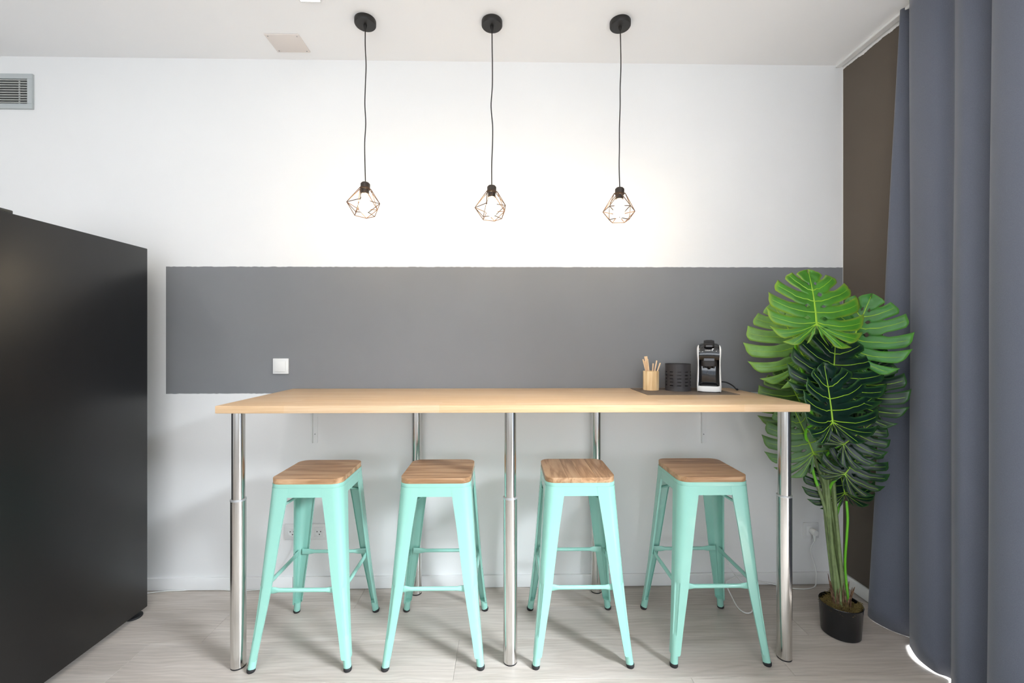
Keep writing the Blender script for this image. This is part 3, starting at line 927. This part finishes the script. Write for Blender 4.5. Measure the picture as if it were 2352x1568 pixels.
# head: glossy visor with rounded top, swept across x
prof = [(-0.088, 0.163), (-0.094, 0.175), (-0.0955, 0.195), (-0.092, 0.215), (-0.080, 0.234), (-0.058, 0.2455), (-0.02, 0.2505), (0.04, 0.248), (0.085, 0.236), (0.096, 0.215), (0.097, 0.163)]
bm = bmesh.new()
secs = []
for x, k, dz in ((-0.0475, 0.985, -0.011), (-0.040, 0.995, -0.006), (-0.02, 1.0, -0.001), (0, 1.0, 0), (0.02, 1.0, -0.001), (0.040, 0.995, -0.006), (0.0475, 0.985, -0.011)):
    secs.append([bm.verts.new((x, y * k, z + dz * max(0, (z - 0.175) / 0.075))) for y, z in prof])
for a, c in zip(secs, secs[1:]):
    for j in range(len(a)): bm.faces.new((a[j], a[(j + 1) % len(a)], c[(j + 1) % len(a)], c[j]))
bm.faces.new(secs[0]); bm.faces.new(list(reversed(secs[-1])))
hd = from_bm('head', bm, 'gloss_black', cm, angle=50)
# white side shells, pinched at the waist
for s in (-1, 1):
    bm = bmesh.new()
    rows_ = []
    pr = [(0.004, 0.0515, 0.0555, 0.094), (0.030, 0.050, 0.0568, 0.097), (0.060, 0.0478, 0.0560, 0.096), (0.100, 0.0470, 0.0545, 0.094), (0.135, 0.0470, 0.0535, 0.0925), (0.160, 0.0470, 0.0540, 0.093), (0.190, 0.0472, 0.0560, 0.0945), (0.215, 0.0472, 0.0568, 0.092), (0.228, 0.0472, 0.0550, 0.084), (0.237, 0.0472, 0.0500, 0.070)]
    for z, xi, xo, yy in pr:
        rows_.append([bm.verts.new((s * x, y, z)) for x, y in ((xi, -yy + 0.002), (xo - 0.003, -yy), (xo, -yy + 0.006), (xo, 0), (xo, yy - 0.006), (xo - 0.003, yy), (xi, yy - 0.002), (xi, 0))])
    for a, c in zip(rows_, rows_[1:]):
        for j in range(len(a)): bm.faces.new((a[j], a[(j + 1) % len(a)], c[(j + 1) % len(a)], c[j]))
    bm.faces.new(rows_[0]); bm.faces.new(rows_[-1])
    from_bm('side_shell', bm, 'gloss_white', cm, angle=60)
# lever on top
bm = bmesh.new()
prism(bm, rrect(0.024, 0.030, 0.010, 5), 0.0, 0.020, 0.005, 3)
bmesh.ops.translate(bm, verts=bm.verts, vec=(0, -0.070, 0.2345))
bmesh.ops.rotate(bm, verts=bm.verts, cent=(0, -0.07, 0.24), matrix=Matrix.Rotation(R(18), 3, 'X'))
lv = from_bm('lever', bm, 'matte_black', cm)
bm = bmesh.new(); box(bm, -0.015, 0.015, -0.1025, -0.0955, 0.2285, 0.2360, 0.002, 2)
from_bm('lever_grip', bm, 'soft_grey', lv)
# brew unit under the head
bm = bmesh.new(); prism(bm, [(x, y - 0.045) for x, y in rrect(0.038, 0.042, 0.02, 6)], 0.130, 0.164, 0.003, 2)
bu = from_bm('brew_unit', bm, 'dark_plastic', cm)
bm = bmesh.new(); prism(bm, [(x, y) for x, y in rrect(0.0245, 0.006, 0.003, 3)], 0, 0.013, 0.001, 1)
bmesh.ops.translate(bm, verts=bm.verts, vec=(0, -0.0905, 0.158))
from_bm('button', bm, 'soft_grey', bu)
bm = bmesh.new(); lathe(bm, [(0, 0.113), (0.006, 0.113), (0.008, 0.118), (0.022, 0.121), (0.026, 0.131), (0, 0.131)], 20, 0, -0.045)
from_bm('spout', bm, 'gloss_black', bu)
for sx in (-0.024, 0.022):
    bm = bmesh.new(); lathe(bm, [(0, 0.119), (0.005, 0.120), (0.0055, 0.131), (0, 0.131)], 12, sx, -0.066)
    from_bm('knob', bm, 'gloss_black', bu)
# printed word on the visor
cu = bpy.data.curves.new('lettering', 'FONT')
cu.body = 'CREATE'; cu.align_x = 'CENTER'; cu.align_y = 'CENTER'; cu.size = 0.0088; cu.extrude = 0.00015; cu.offset = 0.00012
tmp = bpy.data.objects.new('tmp', cu); C.objects.link(tmp)
bpy.context.view_layer.update()
me = bpy.data.meshes.new_from_object(tmp)
bpy.data.objects.remove(tmp)
me.name = 'lettering'
tx = link('lettering', me, 'print_white', hd, smooth=False)
tx.scale = (1.18, 0.8, 1)
tx.location = (-0.001, -0.0930, 0.2105)
tx.rotation_euler = (R(72), 0, 0)
tubeo('power_cable', [(0.045, 0.08, 0.045), (0.060, 0.10, 0.040), (0.090, 0.105, 0.036), (0.118, 0.085, 0.022), (0.135, 0.068, 0.004), (0.142, 0.085, 0.0035), (0.14, 0.115, 0.0035)], 0.0032, 'rubber_black', cm)

# ------------------------------------------------------------------ potted monstera
pc0 = Vector((P(1931, 1450, 1.995).x, D(1.995), 0))
pot = thing('potted_monstera', pc0, 'tall potted monstera plant in a black pot beside the curtain', 'plant')
bm = bmesh.new()
lathe(bm, [(0, 0), (0.074, 0), (0.077, 0.003), (0.0845, 0.137), (0.0860, 0.140), (0.0845, 0.142), (0.0815, 0.140), (0.0795, 0.10), (0, 0.10)], 56)
from_bm('pot', bm, 'pot_black', pot)
bm = bmesh.new()
lathe(bm, [(0.0795, 0.102), (0.0805, 0.116), (0.06, 0.124), (0.03, 0.128), (0, 0.129)], 32)
for v_ in bm.verts: v_.co.z += rnd.uniform(-0.004, 0.004)
so_ = from_bm('soil', bm, 'soil', pot)
# moss: a tangle of fine curled strands nobody could count
bm = bmesh.new()
for k in range(2600):
    r = 0.079 * math.sqrt(rnd.random()); a = rnd.uniform(0, 2 * math.pi)
    if r < 0.022: continue
    clump = 0.012 * (1 + math.sin(a * 3 + 1) * math.sin(r * 60)) 
    p = Vector((r * math.cos(a), r * math.sin(a), 0.119 + rnd.uniform(0, 1) * clump * 2.0 + 0.002))
    d1 = Vector((rnd.uniform(-1, 1), rnd.uniform(-1, 1), rnd.uniform(-.2, .7))).normalized() * rnd.uniform(.004, .009)
    d2 = Vector((rnd.uniform(-1, 1), rnd.uniform(-1, 1), rnd.uniform(-.7, .3))).normalized() * rnd.uniform(.004, .008)
    tube(bm, [p, p + d1, p + d1 + d2], [0.0007, 0.0008, 0.0005], 3, cap=False)
tag(from_bm('moss', bm, 'moss', pot, smooth=False), kind='stuff')
# bark strips around the stem base
for k in range(16):
    a = 2 * math.pi * k / 16 + rnd.uniform(-.15, .15); r = rnd.uniform(0.026, 0.040)
    ln = rnd.uniform(0.055, 0.115) * (1.25 if math.cos(a - 2.8) > 0.6 else 1)
    w_ = rnd.uniform(0.0045, 0.008)
    p0 = Vector((r * math.cos(a), r * math.sin(a), 0.125))
    lean = Vector((math.cos(a), math.sin(a), 0)) * rnd.uniform(-0.15, 0.30)
    pts = [p0, p0 + (Vector((0, 0, 0.5)) + lean * 0.4) * ln, p0 + (Vector((rnd.uniform(-.05, .05), 0, 1)) + lean) * ln]
    bm = bmesh.new(); tube(bm, catmull(pts, 3), [(w_, 0.002), (w_, 0.002), (w_, 0.0022), (w_ * .9, 0.002), (w_ * .7, 0.0016), (w_ * .5, 0.0012), (w_ * 0.2, 0.0008)], 6)
    from_bm('bark_strip', bm, 'bark', pot)

OUT = [(0.015, -0.01), (0.06, -0.20), (0.18, -0.35), (0.38, -0.40), (0.60, -0.32), (0.76, -0.13), (0.83, 0.12), (0.81, 0.40), (0.70, 0.65), (0.50, 0.85), (0.26, 0.97), (0.0, 1.06)]
oc = catmull([(x, y, 0) for x, y in OUT], 10)
acc = [0.0]
for a, c in zip(oc, oc[1:]): acc.append(acc[-1] + (c - a).length)
def outline_at(f):
    t = f * acc[-1]
    for i in range(len(acc) - 1):
        if t <= acc[i + 1]:
            u = (t - acc[i]) / max(1e-9, acc[i + 1] - acc[i])
            return oc[i].lerp(oc[i + 1], u)
    return oc[-1].copy()
NF = 8
def smooth01(x):
    x = min(1, max(0, x)); return x * x * (3 - 2 * x)
def leaf(base, tip, face, material, seed, wl=1.0, wr=1.0, droop=0.28, fold=0.12):
    """base, tip: world points; face: direction the upper side looks to"""
    r_ = random.Random(seed)
    ax = tip - base; Ln = ax.length / 1.05; ay = ax.normalized()
    nz = (Vector(face) - ay * ay.dot(Vector(face))).normalized()
    axx = ay.cross(nz)
    M = Matrix((axx, ay, nz)).transposed()
    bm = bmesh.new()
    rim = bm.verts.layers.float.new('rim')
    vb = bmesh.new()
    def org(f):
        return Vector((0, 0.0 if f < 0.47 else 0.93 * ((f - 0.47) / 0.53) ** 1.15, 0))
    def pos(f, t, sg, w):
        o_ = org(f); e = outline_at(f)
        dlt = e - o_
        perp = Vector((dlt.y, -dlt.x, 0))           # towards the leaf base on the right half
        c = o_ + dlt * 0.5 + perp * (0.26 * smooth01((f - .15) / .3) * (1 - 0.5 * f))
        p = o_ * (1 - t) ** 2 + c * 2 * t * (1 - t) + e * t * t
        x = p.x * w
        z = fold * abs(x) - droop * (x * x * 0.9 + max(0, p.y) ** 2 * 0.55 + (0.5 * p.y * p.y if p.y < 0 else 0))
        return Vector((sg * x, p.y, z))
    for sg, w in ((1, wr), (-1, wl)):
        slit = []
        for k in range(NF + 1):
            t0 = r_.uniform(0.28, 0.52); gm = r_.uniform(0.06, 0.15)
            hole = (r_.random() < 0.75 and 1 < k < NF, r_.uniform(0.10, 0.16), r_.uniform(0.09, 0.13), r_.uniform(0.12, 0.20))
            if k in (0, NF): gm = 0; hole = (False, 0, 0.1, 0)
            if k == NF - 1: t0 = 0.55; gm = 0.06
            slit.append((t0, gm, hole))
        def gap(k, t):
            t0, gm, (hv, h0, hw, hg) = slit[k]
            g_ = gm * smooth01((t - t0) / 0.14) * (0.8 + 0.5 * t)
            if hv and h0 < t < h0 + hw: g_ = max(g_, hg * math.sin(math.pi * (t - h0) / hw))
            return g_
        TT = [0, .05, .10, .13, .16, .19, .22, .25, .29, .34, .39, .44, .49, .54, .60, .67, .74, .81, .88, .94, 1.0]
        NC = 7
        for i in range(NF):
            ph = r_.uniform(0, 6.28); crv = r_.uniform(0.5, 1.3); curl = r_.uniform(-0.02, 0.05)
            grid = []
            for t in TT:
                row = []
                ga, gb = gap(i, t), gap(i + 1, t)
                for c in range(NC):
                    sgm = c / (NC - 1)
                    s = i + ga + (1 - ga - gb) * sgm
                    q = 2 * sgm - 1
                    te = t * (1 + t * (-0.085 * max(0, -q) ** 2.4 + (0.035 * max(0, q) ** 1.5 if i < NF - 1 else -0.035 * (1 - max(0, q)))))
                    p = pos((s / NF) ** 0.86, te, sg, w)
                    open_ = smooth01((t - 0.25) / 0.4)
                    p.z += 0.022 * crv * open_ * (q * q - 0.5) * -1 + 0.006 * open_ * math.sin(ph + t * 9 + q * 2) - curl * max(0, t - .5) ** 2
                    p.z -= 0.010 * math.exp(-(q / 0.16) ** 2) * smooth01(t / .2)
                    v_ = bm.verts.new(M @ (p * Ln))
                    v_[rim] = 0.85 * max(smooth01((t - 0.90) / 0.10), smooth01((abs(q) - 0.80) / 0.2) * open_)
                    row.append(v_)
                grid.append(row)
            for a, c in zip(grid, grid[1:]):
                for k in range(NC - 1):
                    bm.faces.new((a[k], a[k + 1], c[k + 1], c[k]))
            # lateral vein in the middle of the finger
            if i < NF - 1:
                pts = []
                for t in (0.0, .08, .16, .25, .35, .45, .55, .65, .75, .84, .92):
                    ga, gb = gap(i, t), gap(i + 1, t)
                    s = i + ga + (1 - ga - gb) * 0.5
                    p = pos((s / NF) ** 0.86, t, sg, w)
                    open_ = smooth01((t - 0.25) / 0.4)
                    p.z += 0.011 * crv * open_ + 0.006 * open_ * math.sin(ph + t * 9) - curl * max(0, t - .5) ** 2 - 0.010 * smooth01(t / .2) + 0.003
                    pts.append(M @ (p * Ln))
                n_ = len(pts)
                tube(vb, pts, [Ln * lerp(0.0095, 0.0030, j / (n_ - 1)) for j in range(n_)], 5)
    bmesh.ops.remove_doubles(bm, verts=bm.verts, dist=Ln * 0.0012)
    pts = []
    for j in range(9):
        y = -0.01 + 1.0 * j / 8
        pts.append(M @ (Vector((0, y, -droop * max(0, y) ** 2 * 0.55 + 0.002)) * Ln))
    tube(vb, pts, [Ln * lerp(0.018, 0.004, j / 8) for j in range(9)], 6)
    off_ = Vector(base)
    def fin(nm, b_, mt, par):
        me = bpy.data.meshes.new(nm); b_.to_mesh(me); b_.free()
        return link(nm, me, mt, par, True, 60)
    lo = fin('leaf', bm, material, pot)
    lo.location = off_ - pc0
    ve = fin('veins', vb, 'vein_lime', lo)
    sol = lo.modifiers.new('thickness', 'SOLIDIFY'); sol.thickness = 0.0008; sol.offset = 0
    return lo
# (base px, tip px, base depth, tip depth, facing, material, seed, left width, right width)
leaves = [
    ((1875, 743), (1867, 609), 1.83, 1.90, (-0.15, -1, 0.35), 'leaf_light', 1, 0.86, 0.88),
    ((1846, 820), (1782, 690), 2.10, 2.16, (-0.25, -1, 0.25), 'leaf_backlit_tint', 2, 0.95, 0.8),
    ((1950, 802), (2003, 671), 1.93, 1.90, (-0.85, -1, 0.22), 'leaf_mid', 3, 0.70, 0.92),
    ((1911, 886), (1926, 760), 1.87, 1.91, (-0.05, -1, 0.40), 'leaf_dark', 4, 0.95, 1.08),
    ((1952, 862), (1968, 753), 1.98, 2.00, (-0.30, -1, 0.35), 'leaf_dark', 5, 0.9, 0.95),
    ((1912, 968), (1899, 832), 1.82, 1.85, (0.10, -1, 0.35), 'leaf_dark', 6, 0.66, 1.10),
    ((1850, 950), (1800, 838), 2.12, 2.16, (-0.20, -1, 0.30), 'leaf_olive', 7, 0.98, 0.9),
    ((1868, 1040), (1822, 922), 2.05, 2.08, (-0.15, -1, -0.15), 'leaf_greygreen', 8, 0.95, 0.95),
    ((1958, 925), (2006, 808), 1.97, 1.93, (-0.95, -1, 0.3), 'leaf_dark', 9, 0.7, 0.92),
    ((1938, 1020), (2024, 958), 1.93, 1.88, (-0.35, -1, 0.45), 'leaf_dark', 10, 0.85, 0.85),
    ((1941, 1088), (2000, 1012), 1.95, 1.91, (-0.3, -1, 0.45), 'leaf_dark', 13, 0.75, 0.95),
    ((1940, 1132), (1921, 1038), 2.06, 2.08, (-0.15, -1, 0.05), 'leaf_dark', 12, 1.1, 0.95),
]
k = 0
for bpx, tpx, bd, td, fc, mt, sd, wl, wr_ in leaves:
    B = P(bpx[0], bpx[1], bd); T = P(tpx[0], tpx[1], td)
    leaf(B, T, fc, mt, sd, wl, wr_, droop={4: 0.16, 6: 0.12, 9: 0.12, 3: 0.2}.get(sd, 0.28))
    # petiole: olive lower stem, lime upper stalk
    a = 2.4 * k; k += 1
    root = pc0 + Vector((0.021 * math.cos(a), 0.021 * math.sin(a), 0.13))
    axd = (B - T).normalized()
    mid = Vector((lerp(root.x, B.x, 0.16), D(2.06) + 0.012 * math.sin(a), lerp(root.z, B.z, 0.55)))
    near = Vector((B.x * 0.72 + mid.x * 0.28, max(B.y + 0.025, D(2.05)), B.z - 0.10))
    pts = catmull([root, mid, near, B + Vector((0, 0.004, 0))], 8)
    cut = int(len(pts) * rnd.uniform(0.42, 0.6))
    bm = bmesh.new(); tube(bm, [p - pc0 for p in pts[:cut + 1]], 0.0078, 10)
    sm = from_bm('stem', bm, 'stem_olive', pot)
    bm = bmesh.new(); up = pts[cut:]
    tube(bm, [p - pc0 for p in up], [lerp(0.0070, 0.0035, j / (len(up) - 1)) for j in range(len(up))], 8)
    from_bm('stalk', bm, 'stem_lime', sm)
# one bare lime shoot beside the stems
pts = [pc0 + Vector((0.03, -0.01, 0.13)), P(1941, 1300, 2.02), P(1945, 1230, 2.01), P(1947, 1190, 2.01), P(1944, 1150, 2.02)]
tubeo('stem', [p - pc0 for p in pts], 0.0055, 'stem_lime', pot)

# ------------------------------------------------------------------ curtain
bot = [(2.125, 1.835), (2.116, 1.792), (2.07, 1.780), (2.00, 1.805), (1.950, 1.850), (1.920, 1.872), (1.902, 1.862), (1.898, 1.800), (1.860, 1.768), (1.80, 1.742), (1.745, 1.748), (1.715, 1.772), (1.690, 1.772), (1.660, 1.735), (1.600, 1.702), (1.550, 1.750), (1.518, 1.802), (1.503, 1.775), (1.498, 1.695), (1.44, 1.650), (1.36, 1.66), (1.30, 1.74), (1.28, 1.78), (1.26, 1.72), (1.20, 1.67), (1.10, 1.69), (1.03, 1.77), (1.01, 1.79), (0.98, 1.71), (0.90, 1.67), (0.80, 1.73), (0.76, 1.79)]
topc = [(2.006, 1.868), (1.998, 1.848), (1.988, 1.838), (1.972, 1.850), (1.955, 1.868), (1.940, 1.876), (1.928, 1.866), (1.925, 1.822), (1.880, 1.792), (1.815, 1.788), (1.775, 1.798), (1.745, 1.820), (1.725, 1.820), (1.700, 1.795), (1.645, 1.768), (1.590, 1.800), (1.562, 1.832), (1.546, 1.812), (1.540, 1.762), (1.48, 1.732), (1.40, 1.74), (1.33, 1.79), (1.31, 1.815), (1.29, 1.785), (1.21, 1.74), (1.11, 1.755), (1.04, 1.805), (1.02, 1.815), (0.99, 1.765), (0.91, 1.74), (0.81, 1.78), (0.77, 1.81)]
cb = catmull([(x, d, 0) for d, x in bot], 6); ct = catmull([(x, d, 0) for d, x in topc], 6)
bm = bmesh.new()
nr = 40
z_top = ZC - 0.001
def hem(d):
    if d > 1.935: return 0.003
    return 0.005 + 0.010 * abs(math.sin((1.935 - d) / 0.205 * math.pi))
grid = []
for j in range(nr + 1):
    t = j / nr
    row = []
    for a, c in zip(cb, ct):
        e = t
        p = a.lerp(c, e)
        z = lerp(hem(a.y), z_top, t)
        wob = 0.004 * math.sin(6 * t + a.y * 9) * math.sin(math.pi * t)
        row.append(bm.verts.new((p.x + wob, D(p.y), z)))
    grid.append(row)
for a, c in zip(grid, grid[1:]):
    for k in range(len(a) - 1): bm.faces.new((a[k], a[k + 1], c[k + 1], c[k]))
cu_ = from_bm('curtain', bm, 'curtain_cloth', angle=180)
sm = cu_.modifiers.new('thickness', 'SOLIDIFY'); sm.thickness = 0.0015; sm.offset = 0
tag(cu_, 'long blue-grey curtain hanging in folds from ceiling to floor', 'curtain')
